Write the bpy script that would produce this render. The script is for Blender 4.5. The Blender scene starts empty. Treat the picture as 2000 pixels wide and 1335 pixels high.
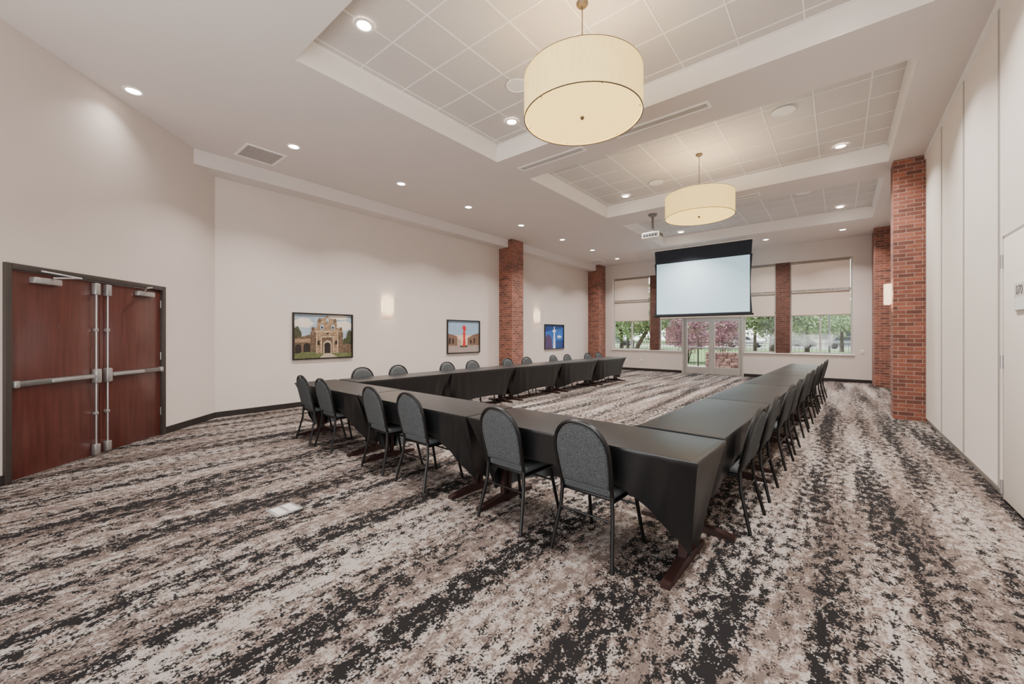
import bpy, bmesh, math, random
from mathutils import Vector, Matrix
R=math.radians; PI=math.pi
rnd=random.Random(7)
S=bpy.context.scene; COL=S.collection
def lin(v):
    v/=255.0
    return v/12.92 if v<=.04045 else ((v+.055)/1.055)**2.4
def C(r,g,b): return (lin(r),lin(g),lin(b),1)
ORD=['first','second','third','fourth','fifth','sixth','seventh','eighth','ninth','tenth']

# ------------------------------------------------------------------ materials
def mat(name,col,rough=.6,metal=0,var=.06,vscale=12,bump=0,bscale=200,emit=None,es=0,spec=.4,stretch=None,sheen=0):
    m=bpy.data.materials.new(name); m.use_nodes=True
    nt=m.node_tree; N=nt.nodes; L=nt.links; b=N['Principled BSDF']
    b.inputs['Roughness'].default_value=rough; b.inputs['Metallic'].default_value=metal
    b.inputs['Specular IOR Level'].default_value=spec
    if sheen: b.inputs['Sheen Weight'].default_value=sheen
    tc=N.new('ShaderNodeTexCoord'); mp=N.new('ShaderNodeMapping')
    if stretch: mp.inputs['Scale'].default_value=stretch
    L.new(tc.outputs['Object'],mp.inputs['Vector'])
    nz=N.new('ShaderNodeTexNoise'); nz.inputs['Scale'].default_value=vscale; nz.inputs['Detail'].default_value=4
    L.new(mp.outputs['Vector'],nz.inputs['Vector'])
    cr=N.new('ShaderNodeValToRGB'); e=cr.color_ramp.elements
    e[0].position=.3; e[1].position=.7
    e[0].color=tuple(c*(1-var) for c in col[:3])+(1,); e[1].color=tuple(min(1,c*(1+var)) for c in col[:3])+(1,)
    L.new(nz.outputs['Fac'],cr.inputs['Fac']); L.new(cr.outputs['Color'],b.inputs['Base Color'])
    if bump:
        n2=N.new('ShaderNodeTexNoise'); n2.inputs['Scale'].default_value=bscale
        L.new(mp.outputs['Vector'],n2.inputs['Vector'])
        bp=N.new('ShaderNodeBump'); bp.inputs['Strength'].default_value=bump; bp.inputs['Distance'].default_value=.004
        L.new(n2.outputs['Fac'],bp.inputs['Height']); L.new(bp.outputs['Normal'],b.inputs['Normal'])
    if emit:
        b.inputs['Emission Color'].default_value=emit; b.inputs['Emission Strength'].default_value=es
    return m
M={}
M['wall']=mat('wall paint',C(207,195,187),.75,var=.015,vscale=2,bump=.08,bscale=150)
M['ceil']=mat('ceiling paint',C(214,205,200),.8,var=.01,vscale=2)
M['tile']=mat('ceiling tile',C(204,198,194),.9,var=.20,vscale=110,bump=.2,bscale=120)
M['gridw']=mat('grid white',C(240,237,234),.4,var=.01)
M['trimw']=mat('white trim',C(244,240,236),.5,var=.01)
M['part']=mat('partition vinyl',C(237,228,218),.55,var=.012,vscale=5,bump=.05,bscale=300)
M['partline']=mat('partition seam',C(168,162,156),.4,var=.02)
M['base']=mat('dark base',C(38,33,31),.5,var=.1)
M['wood']=mat('mahogany door',C(82,42,36),.28,var=.24,vscale=4,stretch=(7,7,.5),spec=.6)
M['leg']=mat('mahogany leg',C(46,27,24),.45,var=.25,vscale=8,stretch=(1,6,6))
M['dframe']=mat('bronze frame',C(60,53,49),.45,var=.06)
M['alu']=mat('aluminium',C(182,180,179),.38,metal=.8,var=.03)
M['alud']=mat('aluminium dark',C(128,126,124),.38,metal=.75,var=.04)
M['cloth']=mat('black spandex',C(17,17,18),.36,var=.06,vscale=6,bump=.05,bscale=600,spec=.5)
M['fabric']=mat('chair fabric',C(72,74,75),.9,var=.45,vscale=130,bump=.4,bscale=400,spec=.1)
M['frame']=mat('chair frame',C(15,14,14),.35,var=.2,vscale=150,spec=.4)
M['black']=mat('black',C(14,15,18),.5,var=.05)
M['blacks']=mat('screen black',C(50,55,64),.85,var=.05)
M['screen']=mat('screen white',C(202,220,226),.7,var=.005,vscale=1,emit=C(170,216,234),es=.9)  # glow put into the fabric in place of projected light
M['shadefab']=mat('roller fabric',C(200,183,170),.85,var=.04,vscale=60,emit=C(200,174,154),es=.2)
M['hem']=mat('hem bar',C(150,134,122),.5,var=.03)
M['winframe']=mat('window frame',C(176,170,164),.4,metal=.3,var=.03)
M['linen']=mat('linen shade',C(238,222,168),.8,var=.16,vscale=45,stretch=(1,1,.25),emit=C(255,210,108),es=1.3)
M['diff']=mat('diffuser',C(244,226,170),.6,var=.01,emit=C(255,212,112),es=2.1)
M['bronze']=mat('bronze',C(104,92,78),.4,metal=.5,var=.05)
M['sconce']=mat('sconce glass',C(248,234,210),.5,var=.01,emit=C(255,216,160),es=1.7)
M['lens']=mat('lamp lens',C(255,250,240),.4,var=.0,emit=C(255,240,220),es=24)
M['white']=mat('white plastic',C(236,234,230),.45,var=.01)
M['vent']=mat('vent shade',C(196,190,186),.6,var=.02)
M['ventd']=mat('vent dark',C(104,100,97),.7,var=.03)
M['lensd']=mat('lens dark',C(40,44,52),.15,var=.05)
M['picf']=mat('picture frame',C(32,27,25),.4,var=.08)
M['plate']=mat('floor plate',C(140,136,133),.5,metal=.3,var=.05)
M['conc']=mat('concrete',C(176,164,152),.9,var=.08,vscale=3)
M['road']=mat('asphalt',C(150,148,146),.9,var=.06,vscale=2)
M['grass']=mat('grass',C(104,126,72),.95,var=.25,vscale=6)
M['bark']=mat('bark',C(74,62,55),.9,var=.25,vscale=8,stretch=(4,4,1),bump=.4,bscale=30)
M['stone']=mat('rubble stone',C(120,94,90),.9,var=.55,vscale=7,bump=.5,bscale=20)
M['iron']=mat('iron',C(40,38,40),.5,var=.1)
M['redwall']=mat('red wall',C(146,104,106),.85,var=.15,vscale=3)
M['roof']=mat('roof shingle',C(120,108,102),.9,var=.15,vscale=20)
M['siding']=mat('siding',C(190,182,170),.85,var=.04,stretch=(1,1,12))
M['glassd']=mat('dark glass',C(50,58,64),.15,var=.05)
M['tyre']=mat('tyre',C(30,30,30),.8,var=.05)
M['carw']=mat('car white',C(205,206,208),.25,var=.01)
M['card']=mat('car dark',C(52,56,66),.25,var=.02)
M['cars']=mat('car silver',C(138,142,146),.25,var=.02)
def leafmat(name,a,b):
    m=bpy.data.materials.new(name); m.use_nodes=True; nt=m.node_tree; N=nt.nodes; L=nt.links
    p=N['Principled BSDF']; p.inputs['Roughness'].default_value=.6
    tc=N.new('ShaderNodeTexCoord'); nz=N.new('ShaderNodeTexNoise'); nz.inputs['Scale'].default_value=2.2; nz.inputs['Detail'].default_value=6
    L.new(tc.outputs['Object'],nz.inputs['Vector']); cr=N.new('ShaderNodeValToRGB')
    cr.color_ramp.elements[0].position=.35; cr.color_ramp.elements[1].position=.65
    cr.color_ramp.elements[0].color=a; cr.color_ramp.elements[1].color=b
    L.new(nz.outputs['Fac'],cr.inputs['Fac']); L.new(cr.outputs['Color'],p.inputs['Base Color'])
    return m
M['leaf1']=leafmat('oak leaf',C(72,96,58),C(154,176,122)); M['leaf2']=leafmat('light leaf',C(96,124,74),C(176,196,142))
M['leafr']=leafmat('red leaf',C(120,80,94),C(190,142,154)); M['leaf3']=leafmat('dark leaf',C(60,84,52),C(128,150,104))
def glassmat():
    m=bpy.data.materials.new('window glass'); m.use_nodes=True; nt=m.node_tree; N=nt.nodes; L=nt.links
    N.remove(N['Principled BSDF']); o=N['Material Output']
    t=N.new('ShaderNodeBsdfTransparent'); t.inputs[0].default_value=(.96,.98,.98,1)
    g=N.new('ShaderNodeBsdfGlossy'); g.inputs['Roughness'].default_value=.05
    x=N.new('ShaderNodeMixShader'); x.inputs[0].default_value=.03
    L.new(t.outputs[0],x.inputs[1]); L.new(g.outputs[0],x.inputs[2]); L.new(x.outputs[0],o.inputs['Surface']); return m
M['glass']=glassmat()
def brickmat(nm,c1,c2,mo):
    m=bpy.data.materials.new(nm); m.use_nodes=True; nt=m.node_tree; N=nt.nodes; L=nt.links
    p=N['Principled BSDF']; p.inputs['Roughness'].default_value=.85
    tc=N.new('ShaderNodeTexCoord'); sp=N.new('ShaderNodeSeparateXYZ'); L.new(tc.outputs['Object'],sp.inputs[0])
    ad=N.new('ShaderNodeMath'); ad.operation='ADD'; L.new(sp.outputs['X'],ad.inputs[0]); L.new(sp.outputs['Y'],ad.inputs[1])
    cb=N.new('ShaderNodeCombineXYZ'); L.new(ad.outputs[0],cb.inputs['X']); L.new(sp.outputs['Z'],cb.inputs['Y'])
    bt=N.new('ShaderNodeTexBrick'); bt.inputs['Scale'].default_value=1
    bt.inputs['Brick Width'].default_value=.2; bt.inputs['Row Height'].default_value=.07; bt.inputs['Mortar Size'].default_value=.005
    bt.inputs['Color1'].default_value=c1; bt.inputs['Color2'].default_value=c2; bt.inputs['Mortar'].default_value=mo
    bt.inputs['Mortar Smooth'].default_value=.1
    L.new(cb.outputs[0],bt.inputs['Vector'])
    nz=N.new('ShaderNodeTexNoise'); nz.inputs['Scale'].default_value=9; L.new(tc.outputs['Object'],nz.inputs['Vector'])
    mx=N.new('ShaderNodeMixRGB'); mx.blend_type='OVERLAY'; mx.inputs[0].default_value=.4
    L.new(bt.outputs['Color'],mx.inputs[1]); L.new(nz.outputs['Fac'],mx.inputs[2]); L.new(mx.outputs[0],p.inputs['Base Color'])
    bp=N.new('ShaderNodeBump'); bp.invert=True; bp.inputs['Strength'].default_value=.6; bp.inputs['Distance'].default_value=.006
    L.new(bt.outputs['Fac'],bp.inputs['Height']); L.new(bp.outputs['Normal'],p.inputs['Normal']); return m
M['brick']=brickmat('red brick',C(146,88,70),C(98,60,51),C(154,134,123))
M['post']=brickmat('dark brick',C(108,68,55),C(84,54,46),C(118,96,86))
def carpetmat():
    m=bpy.data.materials.new('streaked carpet'); m.use_nodes=True; nt=m.node_tree; N=nt.nodes; L=nt.links
    p=N['Principled BSDF']; p.inputs['Roughness'].default_value=.95; p.inputs['Specular IOR Level'].default_value=.05
    tc=N.new('ShaderNodeTexCoord')
    sn=N.new('ShaderNodeVectorMath'); sn.operation='SNAP'; sn.inputs[1].default_value=(.005,.005,.01); L.new(tc.outputs['Object'],sn.inputs[0])
    def noise(sc,off,detail,rough):
        mp=N.new('ShaderNodeMapping'); mp.inputs['Scale'].default_value=sc; mp.inputs['Location'].default_value=off
        L.new(sn.outputs[0],mp.inputs['Vector']); n=N.new('ShaderNodeTexNoise'); n.inputs['Scale'].default_value=1
        n.inputs['Detail'].default_value=detail; n.inputs['Roughness'].default_value=rough
        L.new(mp.outputs[0],n.inputs['Vector']); return n.outputs['Fac']
    def ma(op,a,b):
        n=N.new('ShaderNodeMath'); n.operation=op
        for i,v in enumerate((a,b)):
            if isinstance(v,(int,float)): n.inputs[i].default_value=v
            else: L.new(v,n.inputs[i])
        return n.outputs[0]
    lanes=noise((4.2,.3,1),(3,1,0),3,.55); mid=noise((20,11,1),(0,7,0),5,.68); fine=noise((90,70,1),(5,5,0),2,.6)
    v=ma('ADD',ma('ADD',ma('MULTIPLY',lanes,.54),ma('MULTIPLY',mid,.72)),ma('MULTIPLY',fine,.40))   # mean .83
    l2=noise((3.2,.4,1),(11,4,0),3,.55); m2=noise((22,12,1),(2,17,0),5,.66)
    w=ma('ADD',ma('ADD',ma('MULTIPLY',l2,.46),ma('MULTIPLY',m2,.64)),ma('MULTIPLY',fine,.30))           # mean .70
    lt=N.new('ShaderNodeValToRGB'); lt.color_ramp.interpolation='CONSTANT'
    e=lt.color_ramp.elements; e[0].position=0; e[0].color=C(98,86,80); e[1].position=.67; e[1].color=C(126,112,104)
    x=e.new(.73); x.color=C(153,144,138)
    L.new(w,lt.inputs['Fac'])
    dk=N.new('ShaderNodeValToRGB'); dk.color_ramp.interpolation='CONSTANT'
    e=dk.color_ramp.elements; e[0].position=0; e[0].color=(1,1,1,1); e[1].position=.802; e[1].color=(.55,.55,.55,1)
    x=e.new(.83); x.color=(0,0,0,1)
    L.new(v,dk.inputs['Fac'])
    mx=N.new('ShaderNodeMixRGB'); L.new(dk.outputs[0],mx.inputs[0]); L.new(lt.outputs[0],mx.inputs[1]); mx.inputs[2].default_value=C(33,31,31)
    L.new(mx.outputs[0],p.inputs['Base Color'])
    bp=N.new('ShaderNodeBump'); bp.inputs['Strength'].default_value=.25; bp.inputs['Distance'].default_value=.004
    L.new(fine,bp.inputs['Height']); L.new(bp.outputs['Normal'],p.inputs['Normal']); return m
M['carpet']=carpetmat()

# ------------------------------------------------------------------ mesh builder
class MB:
    def __init__(s): s.bm=bmesh.new(); s.mi=0
    def face(s,vs):
        try: f=s.bm.faces.new(vs); f.material_index=s.mi; return f
        except ValueError: return None
    def box(s,x0,x1,y0,y1,z0,z1,bev=0,seg=2):
        vs=[s.bm.verts.new((x,y,z)) for z in (z0,z1) for y in (y0,y1) for x in (x0,x1)]
        for q in ((0,2,3,1),(4,5,7,6),(0,1,5,4),(2,6,7,3),(0,4,6,2),(1,3,7,5)): s.face([vs[i] for i in q])
        if bev:
            ed=list({e for v in vs for e in v.link_edges})
            bmesh.ops.bevel(s.bm,geom=ed,offset=bev,segments=seg,profile=.5,affect='EDGES')
        return s
    def tube(s,pts,r,n=8,caps=True):
        P=[Vector(p) for p in pts]; rr=r if isinstance(r,(list,tuple)) else [r]*len(P)
        rings=[]; up=None
        for i,p in enumerate(P):
            if i==0: t=(P[1]-P[0])
            elif i==len(P)-1: t=P[-1]-P[-2]
            else: t=(P[i+1]-P[i]).normalized()+(P[i]-P[i-1]).normalized()
            t.normalize()
            if up is None:
                up=Vector((0,0,1)) if abs(t.z)<.9 else Vector((0,1,0))
            up=(up-t*up.dot(t)).normalized(); sd=t.cross(up)
            rings.append([s.bm.verts.new(p+(up*math.cos(2*PI*k/n)+sd*math.sin(2*PI*k/n))*rr[i]) for k in range(n)])
        for a,b in zip(rings,rings[1:]):
            for k in range(n): s.face((a[k],a[(k+1)%n],b[(k+1)%n],b[k]))
        if caps: s.face(rings[0][::-1]); s.face(rings[-1])
        return s
    def lathe(s,prof,c=(0,0),n=48):
        rings=[]
        for r,z in prof:
            if r<=1e-6: rings.append([s.bm.verts.new((c[0],c[1],z))])
            else: rings.append([s.bm.verts.new((c[0]+r*math.cos(2*PI*k/n),c[1]+r*math.sin(2*PI*k/n),z)) for k in range(n)])
        for a,b in zip(rings,rings[1:]):
            for k in range(n):
                q=[a[k%len(a)],a[(k+1)%len(a)],b[(k+1)%len(b)],b[k%len(b)]]
                u=[]
                for v in q:
                    if v not in u: u.append(v)
                if len(u)>2: s.face(u)
        return s
    def poly(s,pts): s.face([s.bm.verts.new(p) for p in pts]); return s
    def prism(s,pts,y0,y1):
        a=[s.bm.verts.new((x,y0,z)) for x,z in pts]; b=[s.bm.verts.new((x,y1,z)) for x,z in pts]
        s.face(a); s.face(b[::-1]); n=len(a)
        for k in range(n): s.face((a[k],b[k],b[(k+1)%n],a[(k+1)%n]))
        return s
    def grid(s,rows,closed=False):
        V=[[s.bm.verts.new(p) for p in r] for r in rows]
        for a,b in zip(V,V[1:]):
            m=len(a); 
            for k in range(m if closed else m-1): s.face((a[k],a[(k+1)%m],b[(k+1)%m],b[k]))
        return V
    def done(s,name,mats,parent=None,loc=None,rz=0,ang=35):
        bmesh.ops.recalc_face_normals(s.bm,faces=s.bm.faces[:])
        me=bpy.data.meshes.new(name); s.bm.to_mesh(me); s.bm.free()
        for m in (mats if isinstance(mats,(list,tuple)) else [mats]): me.materials.append(M[m] if isinstance(m,str) else m)
        me.polygons.foreach_set('use_smooth',[True]*len(me.polygons)); me.set_sharp_from_angle(angle=R(ang))
        o=bpy.data.objects.new(name,me); COL.objects.link(o); o.parent=parent
        if loc: o.location=loc
        if rz: o.rotation_euler.z=rz
        return o
def tag(o,label,cat,group=None,kind=None):
    o['label']=label; o['category']=cat
    if group: o['group']=group
    if kind: o['kind']=kind
    return o
def thing(name,label,cat,loc=(0,0,0),rz=0,group=None,kind=None):
    o=bpy.data.objects.new(name,None); o.empty_display_size=.1; COL.objects.link(o); o.location=loc; o.rotation_euler.z=rz
    return tag(o,label,cat,group,kind)
def struct(o,label,cat): return tag(o,label,cat,kind='structure')
def dup(root,loc,rz,label=None,group=None):
    def cp(o,par):
        c=o.copy(); COL.objects.link(c); c.parent=par
        for ch in o.children: cp(ch,c)
        return c
    r=cp(root,None); r.location=loc; r.rotation_euler.z=rz
    if label: r['label']=label
    if group: r['group']=group
    return r

XL,XR,YF,ZC=-8.5,1.13,16.2,4.5
# ------------------------------------------------------------------ room shell
b=MB(); b.box(-9.2,1.4,-3.2,16.45,-.2,0); struct(b.done('floor','carpet'),'charcoal, taupe and light grey streaked carpet floor','floor')
b=MB(); b.box(XL-.2,XL,1.95,16.45,0,4.85); struct(b.done('wall_left','wall'),'long warm white wall with three pictures','wall')
b=MB(); b.box(XR,XR+.25,9.62,16.45,0,4.85); struct(b.done('wall_right','wall'),'short white wall between the two right brick columns','wall')
# angled wall (local x = image right, y into the wall)
DC=(-6.966,.566,0); A45=R(135)
b=MB(); b.box(-3.6,-.98,0,.2,0,4.85); b.box(.98,2.36,0,.2,0,4.85); b.box(-.98,.98,0,.2,2.12,4.85)
struct(b.done('wall_angled','wall',None,DC,A45),'angled white wall around the mahogany double doors','wall')
# far wall with openings
b=MB(); b.box(-8.7,-7.62,YF,YF+.25,0,4.85); b.box(.33,1.38,YF,YF+.25,0,4.85); b.box(-7.62,.33,YF,YF+.25,3.9,4.85)
b.box(-7.62,-4.72,YF,YF+.25,0,.85); b.box(-2.64,.33,YF,YF+.25,0,.85); b.box(-4.72,-2.64,YF+.1,YF+.25,2.17,2.26)
struct(b.done('wall_far','wall'),'far wall with tall windows and glass doors','wall')
# ceiling
TX0,TX1=-4.65,.67; TR=[(1.88,5.25),(6.2,9.55),(10.5,13.85)]
b=MB(); b.box(-8.75,TX0,-2,16.45,ZC,4.84); b.box(TX1,1.4,-2,16.45,ZC,4.84)
ys=[-2]+[v for t in TR for v in t]+[16.45]
for i in range(0,len(ys),2): b.box(TX0,TX1,ys[i],ys[i+1],ZC,4.84)
cl=struct(b.done('ceiling',['ceil','trimw']),'white ceiling with three recessed trays','ceiling')
for p in cl.data.polygons:
    if abs(p.normal.z)<.5: p.material_index=1  # upright tray faces: their extra brightness is put into a whiter colour
for (a,c) in TR:
    b=MB(); b.box(TX0-.01,TX1+.01,a-.01,c+.01,4.8,4.86); b.done('tile_panel','tile',cl)
    b=MB()
    n=0; x=.33+.61; g=.0075
    while x>TX0:
        if x<TX1: b.box(x-g,x+g,a,c,4.794,4.8)
        x-=.61
    y=(a+c)/2+.305-.61*4
    while y<c:
        if y>a: b.box(TX0,TX1,y-g,y+g,4.793,4.799)
        y+=.61
    b.box(TX0,TX0+.025,a,c,4.785,4.8); b.box(TX1-.025,TX1,a,c,4.785,4.8); b.box(TX0,TX1,a,a+.025,4.785,4.8); b.box(TX0,TX1,c-.025,c,4.785,4.8)
    b.done('tile_grid','gridw',cl)
b=MB(); b.box(XL-.05,-8.12,1.72,YF,4.25,ZC); struct(b.done('trim_1','ceil'),'low boxed soffit along the left wall','trim')
# baseboards
b=MB(); b.box(XL,XL+.015,2.1,YF,0,.1); struct(b.done('baseboard_left','base'),'dark baseboard along the left wall','baseboard')
b=MB(); b.box(-3.6,-1.02,-.015,0,0,.1); b.box(1.02,2.17,-.015,0,0,.1); struct(b.done('baseboard_angled','base',None,DC,A45),'dark baseboard beside the mahogany double doors','baseboard')
b=MB(); b.box(-7.95,-4.74,YF-.015,YF,0,.1); b.box(-2.62,.78,YF-.015,YF,0,.1); struct(b.done('baseboard_far','base'),'dark baseboard under the far windows','baseboard')

# ------------------------------------------------------------------ entry doors
b=MB(); b.box(-1.015,-.955,-.025,.16,0,2.165,.006); b.box(.955,1.015,-.025,.16,0,2.165,.006); b.box(-.955,.955,-.025,.16,2.105,2.165,.006)
b.box(-.955,-.94,.06,.12,0,2.1); b.box(.94,.955,.06,.12,0,2.1)
struct(b.done('trim_2','dframe',None,DC,A45),'dark bronze frame around the mahogany double doors','trim')
for k,sx in ((1,-1),(2,1)):
    b=MB(); x0,x1=sorted((sx*.004,sx*.95)); b.box(x0,x1,.01,.055,.012,2.1,.003)
    d=b.done('door_%d'%k,'wood',None,DC,A45)
    struct(d,('left' if sx<0 else 'right')+' leaf of the mahogany double doors with silver push bar','door')
    b=MB(); x0,x1=sorted((sx*.12,sx*.92)); b.box(x0,x1,-.03,.01,.937,.993,.008); b.done('push_bar_housing','alud',d)
    b=MB(); x0,x1=sorted((sx*.12,sx*.6)); b.box(x0,x1,-.055,-.026,.944,.986,.01); b.done('push_bar','alu',d)
    b=MB(); x0,x1=sorted((sx*.035,sx*.11)); b.box(x0,x1,-.055,.01,.88,1.05,.014); b.done('latch_case','alu',d)
    b=MB(); x0,x1=sorted((sx*.9,sx*.945)); b.box(x0,x1,-.045,.01,.93,1.0,.01); b.done('bar_end_cap','alu',d)
    b=MB(); b.tube([(sx*.075,-.02,.15),(sx*.075,-.02,2.0)],.009,10); b.done('vertical_rod','alu',d)
    for z0,z1 in ((1.94,2.08),(.03,.15)):
        b=MB(); x0,x1=sorted((sx*.042,sx*.108)); b.box(x0,x1,-.045,.01,z0,z1,.01); b.done('rod_latch','alu',d)
    for z in (.5,1.5):
        b=MB(); x0,x1=sorted((sx*.055,sx*.095)); b.box(x0,x1,-.032,.01,z,z+.035,.004); b.done('rod_guide','alu',d)
    b=MB(); x0,x1=sorted((sx*.5,sx*.78)); b.box(x0,x1,-.05,.01,1.99,2.055,.01); c=b.done('door_closer','alu',d)
    b=MB(); b.tube([(sx*.6,-.05,2.065),(sx*.45,-.19,2.085),(sx*.72,-.05,2.12)],.01,8); b.done('closer_arm','alu',c)
    b=MB(); b.tube([(sx*.48,.012,1.55),(sx*.48,.004,1.55)],.01,10); b.done('peephole','bronze',d)
    for z in (.3,1.1,1.85):
        b=MB(); b.tube([(sx*.948,.002,z),(sx*.948,.002,z+.11)],.009,8); b.done('hinge','alud',d)

# ------------------------------------------------------------------ brick columns
def col(x0,x1,y0,y1,label):
    cx,cy=(x0+x1)/2,(y0+y1)/2
    b=MB(); b.box(x0-cx,x1-cx,y0-cy,y1-cy,0,ZC)
    return tag(b.done('brick_column','brick',None,(cx,cy,0)),label,'column')
col(XL,-7.96,9.69,10.27,'red brick column on left wall between the tower picture and second sconce')
col(XL,-7.97,15.6,YF,'red brick column in the far left corner beside the windows')
col(.73,1.2,9.6,10.05,'large red brick column at the end of the white partition, carrying a sconce')
col(.77,1.2,15.2,YF,'red brick column in the far right corner beside the windows')

# ------------------------------------------------------------------ partition
seams=[9.58,8.27,6.96,5.63,4.3,2.98,1.66]
pl=['white partition panel next to the large brick column','second white partition panel from the large brick column','white partition panel just beyond the panel with a door',
    'white partition panel holding the small pass door','white partition panel nearest the camera beside the pass door','white partition panel behind the camera side of the pass door']
for i in range(len(seams)-1):
    y1,y0=seams[i],seams[i+1]; yc=(y0+y1)/2; w=(y1-y0)/2-.004
    t=thing('partition_panel',pl[i],'partition panel',(XR,yc,0),-PI/2,'folding partition panels')
    b=MB(); b.box(-w,w,0,.1,.06,4.42); b.done('panel','part',t)
    b=MB(); b.box(-w,-w+.018,-.006,.0,.06,4.42); b.box(w-.018,w,-.006,.0,.06,4.42); b.done('edge_trim','partline',t)
    b=MB(); b.box(-w,w,.012,.09,0,.06); b.box(-w,w,-.004,0,.06,.075); b.done('bottom_seal','partline',t)
    if i==3:
        b=MB(); b.box(-.48,.52,-.014,-.002,.02,2.3,.003); d=b.done('pass_door','part',t)
        b=MB(); b.box(-.505,-.48,-.012,0,.01,2.325); b.box(.52,.545,-.012,0,.01,2.325); b.box(-.505,.545,-.012,0,2.3,2.325); b.done('pass_door_frame','partline',t)
        for z in (.12,1.22,2.1):
            b=MB(); b.tube([(-.492,-.02,z-.06),(-.492,-.02,z+.06)],.012,8); b.done('hinge','alu',d)
b=MB(); b.box(XR-.02,XR+.12,-1,9.6,4.42,4.5); struct(b.done('trim_3','trimw'),'white ceiling track of the folding partition','trim')
t=thing('door_sign','small white sign plate with dark digits on the partition pass door','sign',(XR-.016,4.99,1.76),-PI/2)
b=MB(); b.box(-.12,.12,-.01,0,-.11,.11,.003); b.done('sign_plate','vent',t)
b=MB(); b.box(-.115,.115,-.0125,-.01,-.105,0.0); b.done('sign_band','white',t)
cu=bpy.data.curves.new('digits','FONT'); cu.body='070'; cu.size=.1; cu.align_x='CENTER'; cu.align_y='CENTER'
to=bpy.data.objects.new('tmp',cu); COL.objects.link(to); bpy.context.view_layer.update()
me=bpy.data.meshes.new_from_object(to.evaluated_get(bpy.context.evaluated_depsgraph_get())); bpy.data.objects.remove(to)
o=bpy.data.objects.new('sign_lettering',me); COL.objects.link(o); o.parent=t; o.location=(0,-.0115,.052); o.rotation_euler=(PI/2,0,0)
me.materials.clear(); me.materials.append(M['dframe'])

# ------------------------------------------------------------------ windows and glass doors
def window(n,x0,x1,z0,z1,label,vm=(),hm=()):
    f=.05; y0,y1=YF+.08,YF+.15; b=MB()
    b.box(x0,x0+f,y0,y1,z0,z1); b.box(x1-f,x1,y0,y1,z0,z1); b.box(x0+f,x1-f,y0,y1,z0,z0+f); b.box(x0+f,x1-f,y0,y1,z1-f,z1)
    for v in vm: b.box(v-.025,v+.025,y0,y1,z0+f,z1-f)
    for h in hm: b.box(x0+f,x1-f,y0+.003,y1-.003,h-.03,h+.03)
    w=b.done('window_%d'%n,'winframe'); struct(w,label,'window')
    b=MB(); b.box(x0+f,x1-f,y0+.03,y0+.038,z0+f,z1-f); b.done('pane','glass',w)
    return w
window(1,-7.62,-5.98,.85,3.9,'far left window beside the corner brick column',(-6.8,),(2.9,))
window(2,-5.63,-4.72,.85,2.2,'narrow side window just left of the glass doors')
window(3,-2.64,-1.67,.85,2.2,'narrow side window just right of the glass doors')
window(4,-1.27,.33,.85,3.9,'far right window beside the corner brick column',(-.47,),(2.9,))
window(5,-5.63,-1.67,2.26,3.9,'wide upper window behind the projection screen',(-4.3,-3.0),(2.9,))
for k,(x0,x1,l) in enumerate(((-7.66,-4.74,'left'),(-2.62,.37,'right'))):
    b=MB(); b.box(x0,x1,YF-.04,YF+.08,.83,.856,.004); struct(b.done('trim_%d'%(4+k),'trimw'),'white window sill %s of the glass doors'%l,'sill')
for x0,x1,l in ((-5.98,-5.63,'left'),(-1.67,-1.27,'right')):
    b=MB(); b.box(x0,x1,YF-.02,YF+.2,.856,3.9,.004); tag(b.done('window_post','post'),'dark brown post between windows, to the %s of the projection screen'%l,'post')
b=MB(); b.box(-4.72,-4.66,YF,YF+.16,0,2.16); b.box(-2.70,-2.64,YF,YF+.16,0,2.16); b.box(-4.66,-2.70,YF+.055,YF+.16,2.1,2.16); struct(b.done('trim_6','winframe'),'grey metal frame around the glass doors','trim')
for k,(x0,x1,l) in enumerate(((-4.655,-3.685,'left'),(-3.675,-2.705,'right'))):
    b=MB(); y0,y1=YF+.05,YF+.1; f=.1
    b.box(x0,x0+f,y0,y1,.01,2.095); b.box(x1-f,x1,y0,y1,.01,2.095); b.box(x0+f,x1-f,y0,y1,.01,.26); b.box(x0+f,x1-f,y0,y1,1.98,2.095)
    d=b.done('door_%d'%(3+k),'winframe'); struct(d,l+' leaf of the glass doors under the projection screen','door')
    b=MB(); b.box(x0+f,x1-f,y0+.02,y0+.028,.26,1.98); b.done('pane','glass',d)
    b=MB(); b.box(x0+f,x1-f,y0-.04,y0-.01,.96,1.02,.006); b.done('push_bar','alu',d)
def shade(x0,x1,z0,z1,label):
    t=thing('roller_shade',label,'roller shade',((x0+x1)/2,YF+.035,z0),0,'beige roller shades'); w=(x1-x0)/2
    b=MB(); b.box(-w,w,0,.006,.03,z1-z0-.06); b.done('fabric','shadefab',t)
    b=MB(); b.box(-w,w,-.008,.014,0,.03,.004); b.done('hem_bar','hem',t)
    b=MB(); b.tube([(-w,.003,z1-z0-.035),(w,.003,z1-z0-.035)],.033,12); b.done('roller','hem',t)
shade(-7.55,-6.05,2.93,3.88,'upper beige roller shade on the far left window')
shade(-7.55,-6.05,2.05,2.9,'lower beige roller shade on the far left window')
shade(-1.23,.27,2.93,3.88,'upper beige roller shade on the far right window')
shade(-1.23,.27,2.1,2.9,'lower beige roller shade on the far right window')
shade(-5.6,-1.7,2.93,3.88,'wide upper beige roller shade behind the projection screen')
shade(-5.6,-1.7,2.1,2.9,'wide lower beige roller shade behind the projection screen')
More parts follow.
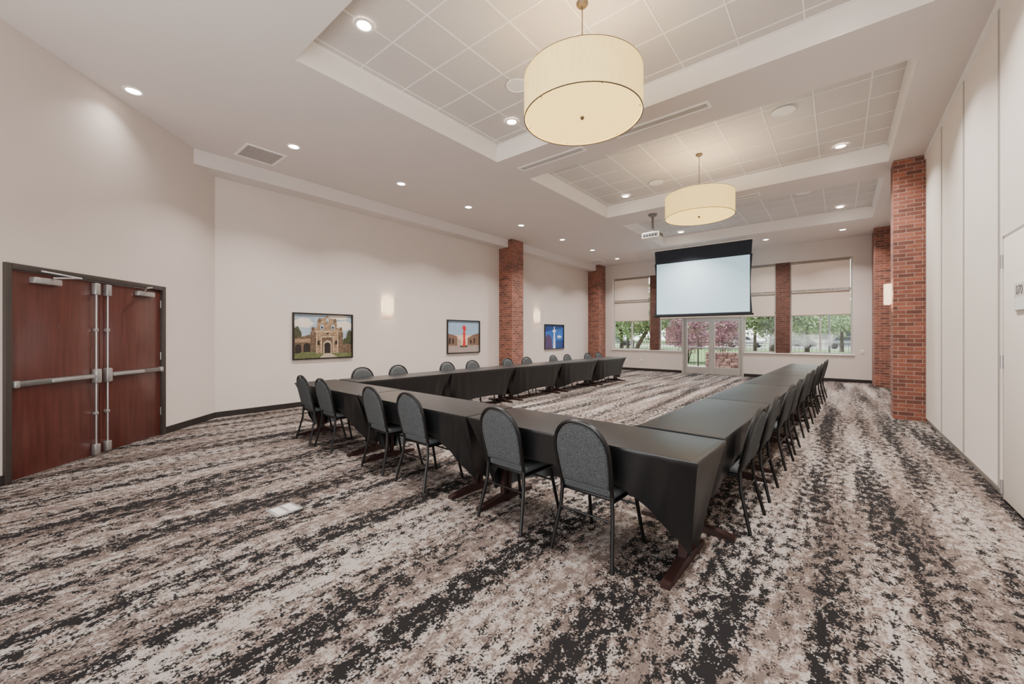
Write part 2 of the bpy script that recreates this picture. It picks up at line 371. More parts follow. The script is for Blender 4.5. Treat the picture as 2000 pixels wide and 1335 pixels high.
for x,z,l in ((-7.0,.42,'white wall plate under the far left window'),(-6.35,.42,'second white wall plate under far left window, nearer the glass doors'),(.55,.95,'white switch plate right of the far right window')):
    t=thing('wall_plate',l,'wall plate',(x,YF,z)); b=MB(); b.box(-.04,.04,-.008,0,-.06,.06,.002); b.done('cover','white',t)
    b=MB(); b.box(-.016,.016,-.011,-.008,-.035,.035,.001); b.done('insert','vent',t)

# ------------------------------------------------------------------ projection screen and projector
t=thing('projection_screen','large pale projection screen with black border hanging before the windows','screen',(-3.62,14.4,2.12))
b=MB(); W=1.455
b.box(-W,W,-.004,.0,.085,1.875); b.done('screen_surface','screen',t)
def edge(z): 
    u=(z-.0)/1.9; return 1.53-.05*math.sin(max(0,min(1,u))*PI)
b=MB()
for sx in (-1,1):
    rows=[[(sx*W,-.003,z),(sx*edge(z),-.003,z)] for z in [i*.1 for i in range(0,20)]]
    b.grid(rows)
b.poly([(-1.5,-.003,1.875),(1.5,-.003,1.875),(1.53,-.003,2.38),(-1.53,-.003,2.38)]); b.poly([(-W,-.003,.03),(W,-.003,.03),(W,-.003,.085),(-W,-.003,.085)])
b.done('black_border','blacks',t)
b=MB(); b.box(-1.56,1.56,-.02,.02,-.02,.035,.008); b.done('weight_bar','black',t)
b=MB(); b.box(-1.6,1.6,-.07,.07,2.345,2.38,.003); b.done('ceiling_slot','white',t)
t=thing('projector','white ceiling projector on a short pole facing the projection screen','projector',(-3.63,10.0,3.88))
b=MB(); b.box(-.22,.22,-.17,.17,0,.15,.025,3); bd=b.done('body','white',t)
b=MB(); b.lathe([(.0,.0),(.05,.0),(.055,.05),(.045,.06),(0,.06)],n=20); o=b.done('lens','lensd',bd,(.1,.17,.075)); o.rotation_euler.x=-PI/2
b=MB(); b.box(-.19,.19,-.174,-.165,.03,.12); b.done('port_panel','ventd',bd)
for i in range(5):
    b=MB(); b.box(-.165+i*.07,-.125+i*.07,-.178,-.172,.045,.075); b.done('port','lensd',bd)
b=MB()
for i in range(8): b.box(.216,.2235,-.12+i*.03,-.105+i*.03,.03,.12)
b.done('vent_slots','ventd',bd)
b=MB(); b.tube([(0,0,.2),(0,0,.6)],.028,12); b.done('mount_pole','alud',t)
b=MB(); b.box(-.14,.14,-.12,.12,.15,.168); b.box(-.04,.04,-.04,.04,.168,.225); b.done('mount_bracket','alud',t)
b=MB(); b.lathe([(0,.56),(.08,.565),(.11,.6),(.11,.62),(0,.62)],n=24); b.done('ceiling_plate','alud',t)

# ------------------------------------------------------------------ pendants
def pendant(x,y,label):
    t=thing('drum_pendant',label,'pendant lamp',(x,y,3.64),0,'drum pendants'); r=.585
    b=MB(); b.lathe([(r,.0),(r,.4),(r-.006,.4),(r-.006,.0),(r,0)],n=72); sh=b.done('shade','linen',t)
    for z in (0.0,.4):
        b=MB(); b.lathe([(r+.0015,z-.003),(r+.0015,z+.003),(r-.008,z+.003),(r-.008,z-.003),(r+.0015,z-.003)],n=72); b.done('rim_band','bronze',sh)
    b=MB(); b.lathe([(0,.012),(r-.012,.012),(r-.012,.018),(0,.018)],n=72); df=b.done('diffuser','diff',t)
    b=MB(); b.lathe([(0,-.02),(.01,-.016),(.02,-.002),(.02,.012),(0,.012)],n=20); b.done('finial','bronze',df)
    for k in range(6):
        a=k*PI/3+.3; b=MB(); b.lathe([(0,.006),(.006,.007),(.006,.012),(0,.012)],c=((r-.03)*math.cos(a),(r-.03)*math.sin(a)),n=10); b.done('diffuser_clip','bronze',df)
    b=MB(); b.tube([(0,0,.03),(0,0,1.14)],.0055,10); b.done('rod','bronze',t)
    b=MB()
    for k in range(3):
        a=k*2*PI/3; b.tube([(0,0,.36),(math.cos(a)*(r-.01),math.sin(a)*(r-.01),.385)],.004,6)
    b.done('spider','bronze',t)
    b=MB(); b.lathe([(0,1.12),(.045,1.125),(.06,1.145),(.06,1.157),(0,1.157)],n=28); b.done('canopy','bronze',t)
    l=bpy.data.lights.new('pendant_bulb','POINT'); l.energy=45; l.color=(1,.92,.80); l.shadow_soft_size=.08
    lo=bpy.data.objects.new('pendant_bulb',l); COL.objects.link(lo); lo.location=(x+.1,y,3.78)
pendant(-2.0,3.55,'large cream drum pendant nearest the camera')
pendant(-2.0,7.88,'cream drum pendant farther away, in front of the projection screen')

# ------------------------------------------------------------------ downlights, speakers, vents
proto=None
def downlight(x,y,z,label,group,e=70):
    global proto
    if proto is None:
        proto=thing('recessed_downlight',label,'ceiling light',(x,y,z),0,group)
        b=MB(); b.lathe([(.105,0),(.105,-.006),(.078,-.01),(.07,-.002),(.07,0)],n=28); b.done('trim_ring','trimw',proto)
        b=MB(); b.lathe([(0,-.004),(.07,-.004),(.07,-.001),(0,-.001)],n=24); b.done('lens','lens',proto)
    else: dup(proto,(x,y,z),0,label,group)
    l=bpy.data.lights.new('downlight_lamp','AREA'); l.shape='DISK'; l.size=.13; l.energy=e*1.06; l.color=(1,.955,.91); l.spread=R(115)
    lo=bpy.data.objects.new('downlight_lamp',l); COL.objects.link(lo); lo.location=(x,y,z-.014)
for i,y in enumerate((.84,2.73,4.77,6.65,8.68,10.8,12.8,14.85)):
    downlight(-6.8,y,ZC,'%s glowing recessed downlight from the camera in the row by the left wall'%ORD[i],'left ceiling downlights',6 if i==0 else 60)
for x,l in ((-1.8,'recessed downlight before the far wall, just right of the screen'),(.08,'recessed downlight before the far wall near the right brick column')):
    downlight(x,14.9,ZC,l,'far ceiling downlights',44)
tn=['nearest','middle','farthest']
for i,(a,c) in enumerate(TR):
    for x,sd in ((-3.95,'left'),(.02,'right')):
        for y,fn in ((a+.42,'front'),(c-.45,'back')):
            downlight(x,y,4.787,'recessed downlight in the %s %s corner of the %s ceiling tray'%(sd,fn,tn[i]),'tray downlights',72)
def speaker(x,y,label):
    t=thing('ceiling_speaker',label,'speaker',(x,y,4.787),0,'round ceiling speakers')
    b=MB(); b.lathe([(.15,0),(.15,-.008),(.135,-.012),(.13,-.006),(.13,0)],n=36); b.done('rim','trimw',t)
    b=MB(); b.lathe([(0,-.007),(.13,-.005),(.13,-.001),(0,-.001)],n=36); b.done('grille','white',t)
speaker(-3.32,4.15,'round white ceiling speaker in the nearest tray, left of the near pendant')
speaker(-.64,7.14,'round white ceiling speaker in the middle tray, on the right side')
speaker(-3.08,8.71,'round white ceiling speaker in the middle tray, left of the far pendant')
speaker(-.64,11.5,'round white ceiling speaker in the farthest ceiling tray')
def grille(x,y,sx,sy,label,slots):
    t=thing('ceiling_vent',label,'vent',(x,y,ZC)); f=.035
    b=MB(); b.box(-sx,sx,-sy,-sy+f,-.012,0); b.box(-sx,sx,sy-f,sy,-.012,0); b.box(-sx,-sx+f,-sy+f,sy-f,-.012,0); b.box(sx-f,sx,-sy+f,sy-f,-.012,0); b.done('frame','trimw',t)
    b=MB(); b.box(-sx+f,sx-f,-sy+f,sy-f,-.003,-.001); b.done('backing','ventd',t)
    b=MB()
    for i in range(slots):
        y0=-sy+f+(2*sy-2*f)*(i+.2)/slots; y1=-sy+f+(2*sy-2*f)*(i+.75)/slots
        b.box(-sx+f,sx-f,y0,y1,-.009,-.004)
    b.done('slats','vent',t)
grille(-7.55,2.5,.3,.3,'square ceiling return vent near the angled wall',22)
grille(-7.75,14.9,.3,.2,'small ceiling vent near the far left brick column',12)
grille(-3.86,5.75,.66,.09,'long slot air diffuser left of the near pendant',4)
grille(-1.97,5.7,.66,.09,'long slot air diffuser right of the near pendant',4)
grille(-1.97,10.0,.66,.09,'long slot air diffuser behind the far pendant',4)

# ------------------------------------------------------------------ sconces
def sconce(loc,rz,label):
    t=thing('wall_sconce',label,'wall lamp',loc,rz,'wall sconces')
    b=MB(); b.box(-.1,.1,-.012,0,-.15,.15,.004); b.done('backplate','alud',t)
    b=MB(); n=12; pts=[(-.145,-.012)]+[(-.145*math.cos(PI*k/n),-.035-.075*math.sin(PI*k/n)) for k in range(n+1)]+[(.145,-.012)]
    b.grid([[(x,y,z) for x,y in pts] for z in (-.18,.18)]); b.done('shade','sconce',t)
    for z in (-.186,.18):
        b=MB(); b.grid([[(x*1.02,y*1.02,zz) for x,y in pts] for zz in (z,z+.006)]); b.done('shade_rim','alud',t)
    l=bpy.data.lights.new('sconce_bulb','POINT'); l.energy=9; l.color=(1,.84,.64); l.shadow_soft_size=.03
    lo=bpy.data.objects.new('sconce_bulb',l); COL.objects.link(lo); lo.parent=t; lo.location=(0,-.05,0)
sconce((XL,5.57,2.17),PI/2,'lit wall sconce between the stone church and red tower pictures')
sconce((XL,11.76,2.15),PI/2,'lit wall sconce between the left brick column and blue picture')
sconce((.73,9.82,2.19),-PI/2,'lit wall sconce on the large right brick column')

# ------------------------------------------------------------------ pictures
PM={k:mat('print '+k,C(*v),.5,var=va,vscale=sc) for k,v,va,sc in (
 ('sky1',(158,172,184),.18,5),('cloud',(222,208,194),.06,8),('stone',(146,120,94),.5,26),('stoned',(98,80,64),.5,24),('stonel',(178,154,124),.35,26),('green',(92,98,62),.3,20),('leaf',(66,68,48),.5,25),
 ('path',(176,158,136),.1,12),('dark',(40,34,30),.2,10),('sky2',(150,172,196),.05,4),('pink',(222,186,166),.08,4),('brown',(120,92,76),.2,14),('tan',(176,150,128),.15,14),
 ('road',(156,140,132),.08,8),('red',(196,48,44),.08,6),('blue',(40,96,176),.25,5),('blued',(26,58,120),.2,5),('white',(216,222,230),.1,10),('purple',(74,52,92),.4,24))}
def picture(y0,y1,z0,z1,label,polys):
    w,h=(y1-y0)/2,(z1-z0)/2
    t=thing('framed_picture',label,'picture',(XL,(y0+y1)/2,(z0+z1)/2),PI/2,'framed pictures on the left wall'); f=.028
    b=MB()
    for q in ((-w,w,-h,-h+f),(-w,w,h-f,h),(-w,-w+f,-h+f,h-f),(w-f,w,-h+f,h-f)): b.box(q[0],q[1],-.04,0,q[2],q[3])
    b.done('frame','picf',t)
    b=MB(); names=[]; W2,H2=2*(w-f),2*(h-f)
    for k,(m,pts) in enumerate(polys):
        if m not in names: names.append(m)
        b.mi=names.index(m); b.poly([(-w+f+u*W2,-.005-.0006*k,-h+f+v*H2) for u,v in pts])
    bm=b.bm
    me=bpy.data.meshes.new('print'); 
    for fc in bm.faces: fc.normal_update()
    bm.to_mesh(me); bm.free()
    for m in names: me.materials.append(PM[m])
    o=bpy.data.objects.new('print',me); COL.objects.link(o); o.parent=t
def rect(a,b_,c,d): return [(a,c),(b_,c),(b_,d),(a,d)]
def arch(cx,w,z0,z1,n=8): return [(cx-w,z0),(cx+w,z0)]+[(cx+w*math.cos(PI*k/n),z1+w*1.2*math.sin(PI*k/n)) for k in range(n+1)]
def blob(cx,cy,rx,ry,n=14,seed=1):
    q=random.Random(seed); return [(min(1,max(0,cx+rx*math.cos(2*PI*k/n)*q.uniform(.8,1.15))),min(1,max(0,cy+ry*math.sin(2*PI*k/n)*q.uniform(.8,1.15)))) for k in range(n)]
picture(3.38,4.66,.955,1.92,'framed picture of a stone mission church with bell gable',[
 ('sky1',rect(0,1,0,1)),('cloud',blob(.15,.8,.16,.12,seed=2)),('cloud',blob(.85,.75,.2,.12,seed=3)),('cloud',blob(.75,.95,.2,.06,seed=13)),
 ('leaf',blob(.04,.5,.1,.22,seed=4)),('leaf',blob(.97,.45,.07,.2,seed=5)),('leaf',blob(.9,.3,.1,.14,seed=15)),
 ('stoned',[(0,.1),(.3,.1),(.3,.55),(.16,.5),(0,.46)]),('stone',rect(.02,.28,.36,.44)),('dark',arch(.07,.05,.12,.26)),('dark',arch(.21,.055,.12,.28)),
 ('stoned',rect(.8,1,.1,.3)),
 ('stone',[(.27,.1),(.84,.1),(.84,.62),(.79,.62),(.79,.7),(.73,.7),(.73,.83),(.66,.83),(.66,.92),(.6,.92),(.555,.99),(.51,.92),(.45,.92),(.45,.83),(.38,.83),(.38,.7),(.32,.7),(.32,.62),(.27,.62)]),
 ('stonel',rect(.27,.84,.6,.625)),('stonel',rect(.38,.73,.82,.84)),('stoned',rect(.27,.36,.1,.6)),('stoned',rect(.75,.84,.1,.6)),('stonel',rect(.44,.67,.1,.5)),('stoned',rect(.46,.65,.1,.47)),
 ('stoned',blob(.31,.66,.03,.06,8,31)),('stoned',blob(.8,.66,.03,.06,8,32)),('stonel',rect(.36,.38,.1,.6)),('stonel',rect(.73,.75,.1,.6)),('stoned',blob(.42,.87,.03,.05,8,33)),('stoned',blob(.69,.87,.03,.05,8,34)),
 ('sky1',arch(.46,.03,.66,.74)),('sky1',arch(.65,.03,.66,.74)),('sky1',arch(.555,.026,.84,.89)),('dark',arch(.46,.016,.68,.71)),('dark',arch(.65,.016,.68,.71)),
 ('stonel',arch(.555,.075,.1,.31)),('dark',arch(.555,.055,.1,.29)),('stonel',blob(.555,.56,.045,.04,seed=6)),('dark',blob(.555,.56,.028,.025,seed=16)),('dark',arch(.4,.018,.3,.38)),('dark',arch(.71,.018,.3,.38)),
 ('green',rect(0,1,0,.1)),('green',blob(.2,.1,.14,.05,seed=17)),('path',[(.42,0),(.74,0),(.61,.1),(.5,.1)])])
picture(7.46,8.77,.935,1.9,'framed picture of a tall red tower on a city street at dusk',[
 ('sky2',rect(0,1,0,1)),('pink',rect(0,1,.2,.55)),('brown',[(0,.2),(.3,.2),(.3,.5),(.18,.56),(0,.6)]),('tan',rect(.3,.42,.2,.42)),('brown',[(.62,.2),(1,.2),(1,.62),(.8,.56),(.62,.45)]),
 ('dark',rect(.04,.09,.28,.46)),('dark',rect(.14,.19,.28,.44)),('dark',rect(.82,.87,.28,.46)),('dark',rect(.7,.75,.28,.4)),('road',rect(0,1,0,.22)),('leaf',rect(.38,.62,.16,.22)),
 ('red',[(.46,.2),(.56,.2),(.54,.5),(.55,.6),(.53,.66),(.57,.72),(.57,.8),(.53,.86),(.48,.86),(.45,.78),(.49,.7),(.47,.6),(.485,.45)])])
picture(12.24,13.58,.93,1.88,'framed picture of a pale tower against deep blue sky',[
 ('blue',rect(0,1,0,1)),('blued',[(0,.7),(1,.9),(1,1),(0,1)]),('white',[(.44,0),(.56,0),(.53,.7),(.47,.7)]),('white',rect(.42,.58,.7,.8)),('white',rect(.48,.52,.8,.93)),
 ('blued',rect(.6,1,0,.35)),('white',blob(.78,.5,.14,.06,seed=8)),('purple',blob(.18,.3,.22,.32,seed=9)),('purple',rect(0,.4,0,.12))])

# ------------------------------------------------------------------ tables, cloths, chairs
TH=R(1.8); O=(-.60,2.34)
def U(lx,ly): return (O[0]+lx*math.cos(TH)+ly*math.sin(TH),O[1]-lx*math.sin(TH)+ly*math.cos(TH),0)
def table(L,D,loc,rz,label,clabel):
    t=thing('banquet_table',label,'table',loc,rz,'banquet tables set in a U')
    b=MB(); b.box(-L/2+.02,L/2-.02,-D/2+.02,D/2-.02,.715,.742,.004); b.done('tabletop','leg',t)
    for sx in (-1,1):
        x=sx*(L/2-.17)
        b=MB(); b.box(x-.022,x+.022,-.05,-.015,.05,.715); b.box(x-.022,x+.022,.015,.05,.05,.715); b.box(x-.02,x+.02,-.2,.2,.68,.715); p=b.done('leg','leg',t)
        b=MB(); b.prism([(-.34,0),(.34,0),(.34,.028),(.07,.06),(-.07,.06),(-.34,.028)],-.028,.028); o=b.done('foot','leg',p); o.location=(x,0,.0); o.rotation_euler.z=PI/2
    # fitted cloth with arched hem, drawn in to the table legs
    nl,ne,nv=56,10,14; per=[]
    def side(s,sg,A,p):
        a=abs(s); zb=.09+A*(1-a**p); yb=sg*(D/2)*(.9-.68*a**6); xb=s*(L/2-.11)
        return ((s*L/2,sg*D/2),(xb,yb,zb),.022*math.sin(a*a*19)*max(0,a-.35)*sg)
    def endp(r,sg): return ((sg*L/2,r*D/2),(sg*(L/2-.11)-sg*.03*(1-r*r),r*D/2*.22,.09+.05*(1-r*r)),0)
    for k in range(nl): per.append(side(-1+2*k/nl,-1,.43,4.2))
    for k in range(ne): per.append(endp(-1+2*k/ne,1))
    for k in range(nl): per.append(side(1-2*k/nl,1,.13,3))
    for k in range(ne): per.append(endp(1-2*k/ne,-1))
    rows=[[(x*.985,y*.965,.752) for (x,y),_,_ in per],[(x*.996,y*.99,.7505) for (x,y),_,_ in per],[(x,y,.743) for (x,y),_,_ in per]]
    for v in range(1,nv+1):
        f=v/nv; h=f**.88
        rows.append([(x+(q[0]-x)*h,y+(q[1]-y)*h+w*math.sin(f*PI*.75),.743+(q[2]-.743)*f) for (x,y),q,w in per])
    b=MB(); V=b.grid(rows,closed=True); b.face(V[0])
    c=b.done('fitted_tablecloth','cloth',None,loc,rz,ang=50)
    tag(c,clabel,'tablecloth','black stretch tablecloths')
n3=['right','middle','left']
for i in range(3):
    table(1.87,.62,U(-.935-1.89*i,.31),-TH,'%s mahogany legged table of the front row nearest the camera'%n3[i],'black stretch cloth on the %s table of the front row'%n3[i])
for i in range(5):
    table(1.815,.62,U(-.33,.66+.915+1.83*i),PI/2-TH,'%s table from the camera in the right row by the partition'%ORD[i],'black stretch cloth on the %s table from the camera in the right row'%ORD[i])
for i in range(5):
    table(1.815,.62,U(-5.33,.66+.915+1.83*i),-PI/2-TH,'%s table from the camera in the left row by the pictures'%ORD[i],'black stretch cloth on the %s table from the camera in the left row'%ORD[i])

def by(z): return .11-(z-.42)*.23
def chair_proto():
    t=thing('banquet_chair','','chair')
    b=MB(); b.box(-.2,.2,.115,.53,.415,.46,.02,3); b.done('seat','fabric',t)
    b=MB(); b.box(-.19,.19,.125,.52,.396,.415,.004); b.tube([(-.19,.12,.402),(-.19,.5,.402)],.012,8); b.tube([(.19,.12,.402),(.19,.5,.402)],.012,8); b.done('seat_frame','frame',t)
    def ol(w,zs,zt,zb,n=18):
        pts=[(w*.92,zb),(w*.97,zb+(zs-zb)*.5)]
        for k in range(n+1):
            a=PI*k/n; cx=math.cos(a); sz=math.sin(a)
            pts.append((w*math.copysign(abs(cx)**.85,cx),zs+(zt-zs)*abs(sz)**.9))
        pts+= [(-w*.97,zb+(zs-zb)*.5),(-w*.92,zb)]
        return pts
    b=MB(); o1=ol(.19,.68,.882,.475)
    cx,cz=0,.66
    def ring(sc,dy): return [((x-cx)*sc+cx,by((z-cz)*sc+cz)+dy,(z-cz)*sc+cz) for x,z in o1]
    rows=[ring(.8,-.02),ring(.94,-.016),ring(1,-.004),ring(1,.012),ring(.94,.026),ring(.8,.032)]
    V=b.grid(rows,closed=True); b.face(V[0]); b.face(V[-1]); b.done('backrest','fabric',t,ang=60)
    b=MB(); o2=ol(.203,.68,.90,.43); b.tube([(x,by(z)+.002,z) for x,z in o2],.0135,8); b.done('back_frame','frame',t)
    for sx in (-1,1):
        b=MB(); b.tube([(sx*.187,.108,.435),(sx*.195,.10,.3),(sx*.228,.03,.0)],.0135,8); b.done('leg','frame',t)
        b=MB(); b.tube([(sx*.185,.44,.4),(sx*.19,.46,.3),(sx*.21,.53,.0)],.0135,8); b.done('leg','frame',t)
    b=MB(); b.tube([(-.197,.095,.28),(.197,.095,.28)],.008,8); b.done('stretcher','frame',t)
    b=MB(); b.tube([(-.192,.465,.28),(.192,.465,.28)],.008,8); b.done('stretcher','frame',t)
    return t
ch=chair_proto(); used=[False]
def chair(lx,ly,rz,label,group):
    p=U(lx,ly); rr=rz-TH+R(rnd.uniform(-2.5,2.5))
    if not used[0]:
        ch.location=p; ch.rotation_euler.z=rr; ch['label']=label; ch['group']=group; used[0]=True
    else: dup(ch,p,rr,label,group)
for i,x in enumerate((-.69,-1.41,-2.58,-3.27,-4.47,-5.08)):
    chair(x,-.13,0,'round-backed grey banquet chair, %s from the right end of the front row'%ORD[i],'chairs along the front row')
for i,y in enumerate((1.22,1.98,3.05,3.8,4.87,5.62,6.7,7.42,8.55,9.25)):
    chair(.11,y,PI/2,'round-backed grey banquet chair, %s from the camera along the right row'%ORD[i],'chairs along the right row')
for i,y in enumerate((1.12,1.82,2.98,3.69,4.85,5.58,6.75,7.45,8.6,9.28)):
    chair(-5.65-.12,y,-PI/2,'round-backed grey banquet chair, %s from the camera along the left row'%ORD[i],'chairs along the left row')

t=thing('floor_box','square metal floor outlet cover set in the carpet','floor outlet',(-3.57,1.36,0),R(4))
b=MB(); b.box(-.105,.105,-.105,.105,0,.006,.002); b.done('cover_plate','plate',t)
b=MB(); b.box(-.08,.08,-.08,-.015,.006,.008); b.box(-.08,.08,.015,.08,.006,.008); b.done('lid','vent',t)

# ------------------------------------------------------------------ outdoors
b=MB(); b.box(-40,15,16.45,21.5,-.25,-.06); tag(b.done('patio_ground','conc'),'pale concrete patio outside the glass doors','ground',kind='structure')
b=MB(); b.box(-90,40,21.5,140,-.3,-.08); tag(b.done('lawn_ground','grass'),'lawn beyond the iron fence','ground',kind='structure')
b=MB(); b.box(-90,40,54,64,-.08,-.05); tag(b.done('street_ground','road'),'grey street beyond the trees','road',kind='structure')
b=MB(); q=random.Random(3)
for j in range(5):
    x=-4.8
    while x<-3.25:
        w_=q.uniform(.14,.34); b.box(x+.008,x+w_,20.0+q.uniform(-.04,.02),20.4,-.06+j*.15,.085+j*.15+q.uniform(-.01,.02),.03); x+=w_
b.box(-4.8,-3.1,20.03,20.37,-.06,.68); tag(b.done('stone_wall','stone'),'low rubble stone wall outside the glass doors','stone wall')
for k in range(4):
    x0=-12+k*3.3; t=thing('iron_fence',['black iron fence section farthest left outside','black iron fence section outside the far left window','black iron fence section behind the stone wall','black iron fence section outside the far right window'][k],'fence',(x0,21,-.06),0,'iron fence sections')
    b=MB()
    for z in (.15,1.15): b.box(0,3.25,-.015,.015,z,z+.035)
    b.done('rail','iron',t)
    b=MB(); b.box(0,.06,-.03,.03,0,1.3); b.done('post','iron',t)
    b=MB(); b.box(-.006,.006,-.006,.006,0,1.22); pk=b.done('picket','iron',t,(.18,0,0))
    for i in range(1,21):
        c=pk.copy(); COL.objects.link(c); c.parent=t; c.location=(.18+i*.148,0,0)
def leaves(n,blobs,size,m,parent,seed):
    q=random.Random(seed); vs=[]; fs=[]
    for i in range(n):
        bx,byy,bz,r=q.choice(blobs); d=Vector((q.gauss(0,1),q.gauss(0,1),q.gauss(0,1))).normalized()*r*(q.random()**.4)
        c=Vector((bx,byy,bz))+d; a=Vector((q.gauss(0,1),q.gauss(0,1),q.gauss(0,1))).normalized(); e=a.orthogonal().normalized(); s_=size*q.uniform(.6,1.3)
        k=len(vs); vs+= [c-a*s_,c+e*s_*.5,c+a*s_,c-e*s_*.5]; fs.append((k,k+1,k+2,k+3))
    me=bpy.data.meshes.new('crown'); me.from_pydata(vs,[],fs); me.materials.append(M[m]); o=bpy.data.objects.new('crown',me); COL.objects.link(o); o.parent=parent
def tree(x,y,h,cr,m,label,seed,lean=0,n=5000,ls=.10):
    q=random.Random(seed); t=thing('oak_tree',label,'tree',(x,y,-.08),0,'trees outside the windows')
    top=Vector((lean,0,h*.42)); b=MB(); b.tube([(0,0,0),(lean*.3,.05,h*.2),tuple(top)],[.17,.13,.1],10)
    bl=[]
    for k in range(5):
        a=k*2*PI/5+q.random(); e=top+Vector((math.cos(a)*cr*.55,math.sin(a)*cr*.55,h*.08+q.uniform(0,h*.12))); b.tube([tuple(top-Vector((0,0,.1))),tuple((top+e)/2+Vector((0,0,.1))),tuple(e)],[.09,.06,.03],7); bl.append((e.x,e.y,e.z,cr*q.uniform(.42,.55)))
    bl.append((top.x,top.y,h*.8,cr*.55)); bl.append((top.x,top.y,h*.48,cr*.65)); b.done('trunk','bark',t)
    leaves(n,bl,ls,m,t,seed)
tree(-11.6,26,4.6,1.9,'leaf2','light green tree outside the far left window',1)
tree(-9.6,23.2,4.6,1.6,'leaf1','leaning oak tree seen left of the glass doors',2,lean=.9)
tree(-2.7,24.6,4.4,1.5,'leaf1','oak tree seen in the window right of the glass doors',3)
tree(-1.6,32,5.0,2.2,'leaf2','light green tree outside the far right window',4)
tree(2.2,38,5.5,2.4,'leaf1','oak tree at the right edge of the far right window',5)
tree(-15,35,6,2.8,'leaf2','tall light tree far beyond the left windows',6)
tree(-6.2,44,6,2.6,'leaf3','dark oak tree this side of the street, right of the glass doors',12,ls=.14)
tree(.2,48,6,2.8,'leaf1','spreading oak tree this side of the street, behind the far right window',13,ls=.14)
tree(-12,48,6,2.8,'leaf1','oak tree this side of the street, behind the pinkish shrubs',14,ls=.14)
tree(-20.5,46,6,2.9,'leaf3','dark oak tree this side of the street, behind the far left window',15,ls=.14)
tree(-13.5,80,10,5,'leaf3','tall dark tree behind the red building',7,n=4000,ls=.3)
tree(-3,84,10,5.5,'leaf3','broad dark tree beyond the street',8,n=4000,ls=.3)
tree(8.5,86,10,5.5,'leaf3','broad dark tree behind the pale house',9,n=4000,ls=.3)
tree(-26,80,10,6,'leaf1','broad tree far behind the left windows',10,n=4000,ls=.3)
tree(-38,82,10,6,'leaf3','broad dark tree at the far left beyond the street',11,n=4000,ls=.3)
for k,(x,y,l) in enumerate(((-6.5,23.4,'left'),(-5.5,27.0,'right'))):
    t=thing('flowering_shrub',l+' of two pinkish flowering shrubs seen through the glass doors','shrub',(x,y,-.08),0,'pinkish shrubs'); b=MB()
    for j in range(4): b.tube([(0,0,0),(math.cos(j*1.6)*.3,math.sin(j*1.6)*.3,1.4)],[.03,.015],6)
    b.done('stem','bark',t); leaves(2600,[(0,0,1.1,.65),(.55,.1,1.5,.65),(-.55,0,1.5,.65),(0,0,2.1,.7),(.5,0,2.3,.5),(-.5,0,2.3,.5)],.07,'leafr',t,40+k)
def car(x,y,m,label,rz=0):
    t=thing('parked_car',label,'car',(x,y,-.05),rz,'parked cars')
    b=MB(); b.prism([(-2.2,.3),(2.2,.3),(2.25,.62),(2.1,.82),(1.2,.92),(-2.0,.95),(-2.25,.75)],-.85,.85); b.prism([(-1.7,.93),(1.15,.91),(.45,1.42),(-1.2,1.45)],-.72,.72); b.done('body',m,t)
    b=MB(); b.prism([(-1.5,.98),(.9,.96),(.4,1.36),(-1.1,1.38)],-.735,.735); b.done('windows','glassd',t)
    for sx in (-1.4,1.4):
        for sy in (-.8,.8):
            b=MB(); b.tube([(sx,sy-.1,.32),(sx,sy+.1,.32)],.32,18); b.done('wheel','tyre',t)
car(-4.2,57,'card','dark car parked beyond the far right window'); car(1.0,58,'cars','silver car parked at the right of the far right window'); car(-26,57,'cars','silver car parked far beyond the left window')
car(-9.3,58,'carw','white car seen in the window right of the glass doors')
def house(x,y,w,d,h,wm,label):
    t=thing('house',label,'building',(x,y,-.08))
    b=MB(); b.box(-w,w,-d,d,0,h); b.done('wall',wm,t)
    b=MB(); b.prism([(-w-.4,h),(w+.4,h),(w-.5,h+1.4),(-w+.5,h+1.4)],-d-.4,d+.4); b.done('roof','roof',t)
    for k in range(3):
        xx=-w*.6+k*w*.6; b=MB(); b.box(xx-.55,xx+.55,-d-.05,-d-.001,1.0,2.2); f=b.done('window','hem',t)
        b=MB(); b.box(xx-.48,xx+.48,-d-.07,-d-.05,1.07,2.13); b.done('pane','glassd',f)
house(-1.5,70,4.5,3,2.7,'siding','pale low house across the street')
house(-17,70,5.2,3,3.0,'redwall','low red building seen through the glass doors')
t=thing('lamp_post','slim grey post outside the far right window','post',(-.4,27,-.08)); b=MB(); b.tube([(0,0,0),(0,0,5)],[.06,.045],10); b.done('pole','alud',t)
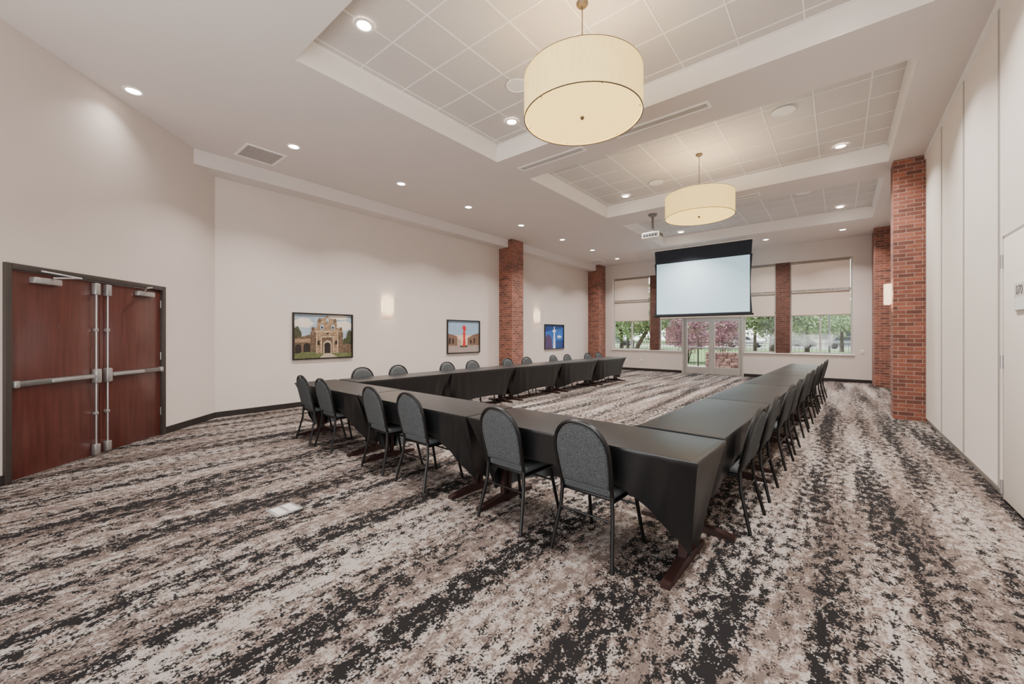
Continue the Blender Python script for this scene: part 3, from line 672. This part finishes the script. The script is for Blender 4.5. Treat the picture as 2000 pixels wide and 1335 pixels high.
b=MB(); b.box(-.1,.5,-.08,.08,5.0,5.1,.02); b.done('lamp_head','alud',t)

# ------------------------------------------------------------------ light and camera
w=bpy.data.worlds.new('World'); S.world=w; w.use_nodes=True; nt=w.node_tree; bg=nt.nodes['Background']
tc=nt.nodes.new('ShaderNodeTexCoord'); sp=nt.nodes.new('ShaderNodeSeparateXYZ'); nt.links.new(tc.outputs['Generated'],sp.inputs[0])
cr=nt.nodes.new('ShaderNodeValToRGB'); cr.color_ramp.elements[0].position=.0; cr.color_ramp.elements[0].color=(.97,.93,.90,1); cr.color_ramp.elements[1].position=.7; cr.color_ramp.elements[1].color=(.82,.91,1,1)
nt.links.new(sp.outputs['Z'],cr.inputs['Fac']); nt.links.new(cr.outputs[0],bg.inputs['Color'])
mr=nt.nodes.new('ShaderNodeMapRange'); mr.inputs['From Min'].default_value=-.2; mr.inputs['From Max'].default_value=.6; mr.inputs['To Min'].default_value=1.9; mr.inputs['To Max'].default_value=5.0
nt.links.new(sp.outputs['Y'],mr.inputs['Value']); nt.links.new(mr.outputs[0],bg.inputs['Strength'])
sl=bpy.data.lights.new('Sun','SUN'); sl.energy=11; sl.angle=R(1); sl.color=(1,.96,.9)
so=bpy.data.objects.new('Sun',sl); COL.objects.link(so); so.rotation_euler=Vector((.62,.18,-.76)).to_track_quat('-Z','Y').to_euler()
bl=bpy.data.lights.new('added_bounce_fill','AREA'); bl.shape='RECTANGLE'; bl.size=4; bl.size_y=1.5; bl.energy=180; bl.color=(1,.97,.95)  # unseen fill light added behind the camera to brighten the ceiling
bo=bpy.data.objects.new('added_bounce_fill',bl); COL.objects.link(bo); bo.location=(-2.3,-1.6,1.0); bo.rotation_euler=Vector((-.12,.68,.70)).to_track_quat('-Z','Y').to_euler()
cam=bpy.data.cameras.new('Camera'); co=bpy.data.objects.new('Camera',cam); COL.objects.link(co)
co.location=(0,0,1.45); co.rotation_euler=(PI/2,0,R(39.4)); cam.sensor_width=36; cam.lens=14.0; cam.shift_y=-.00625; cam.clip_start=.05; cam.clip_end=500
S.camera=co
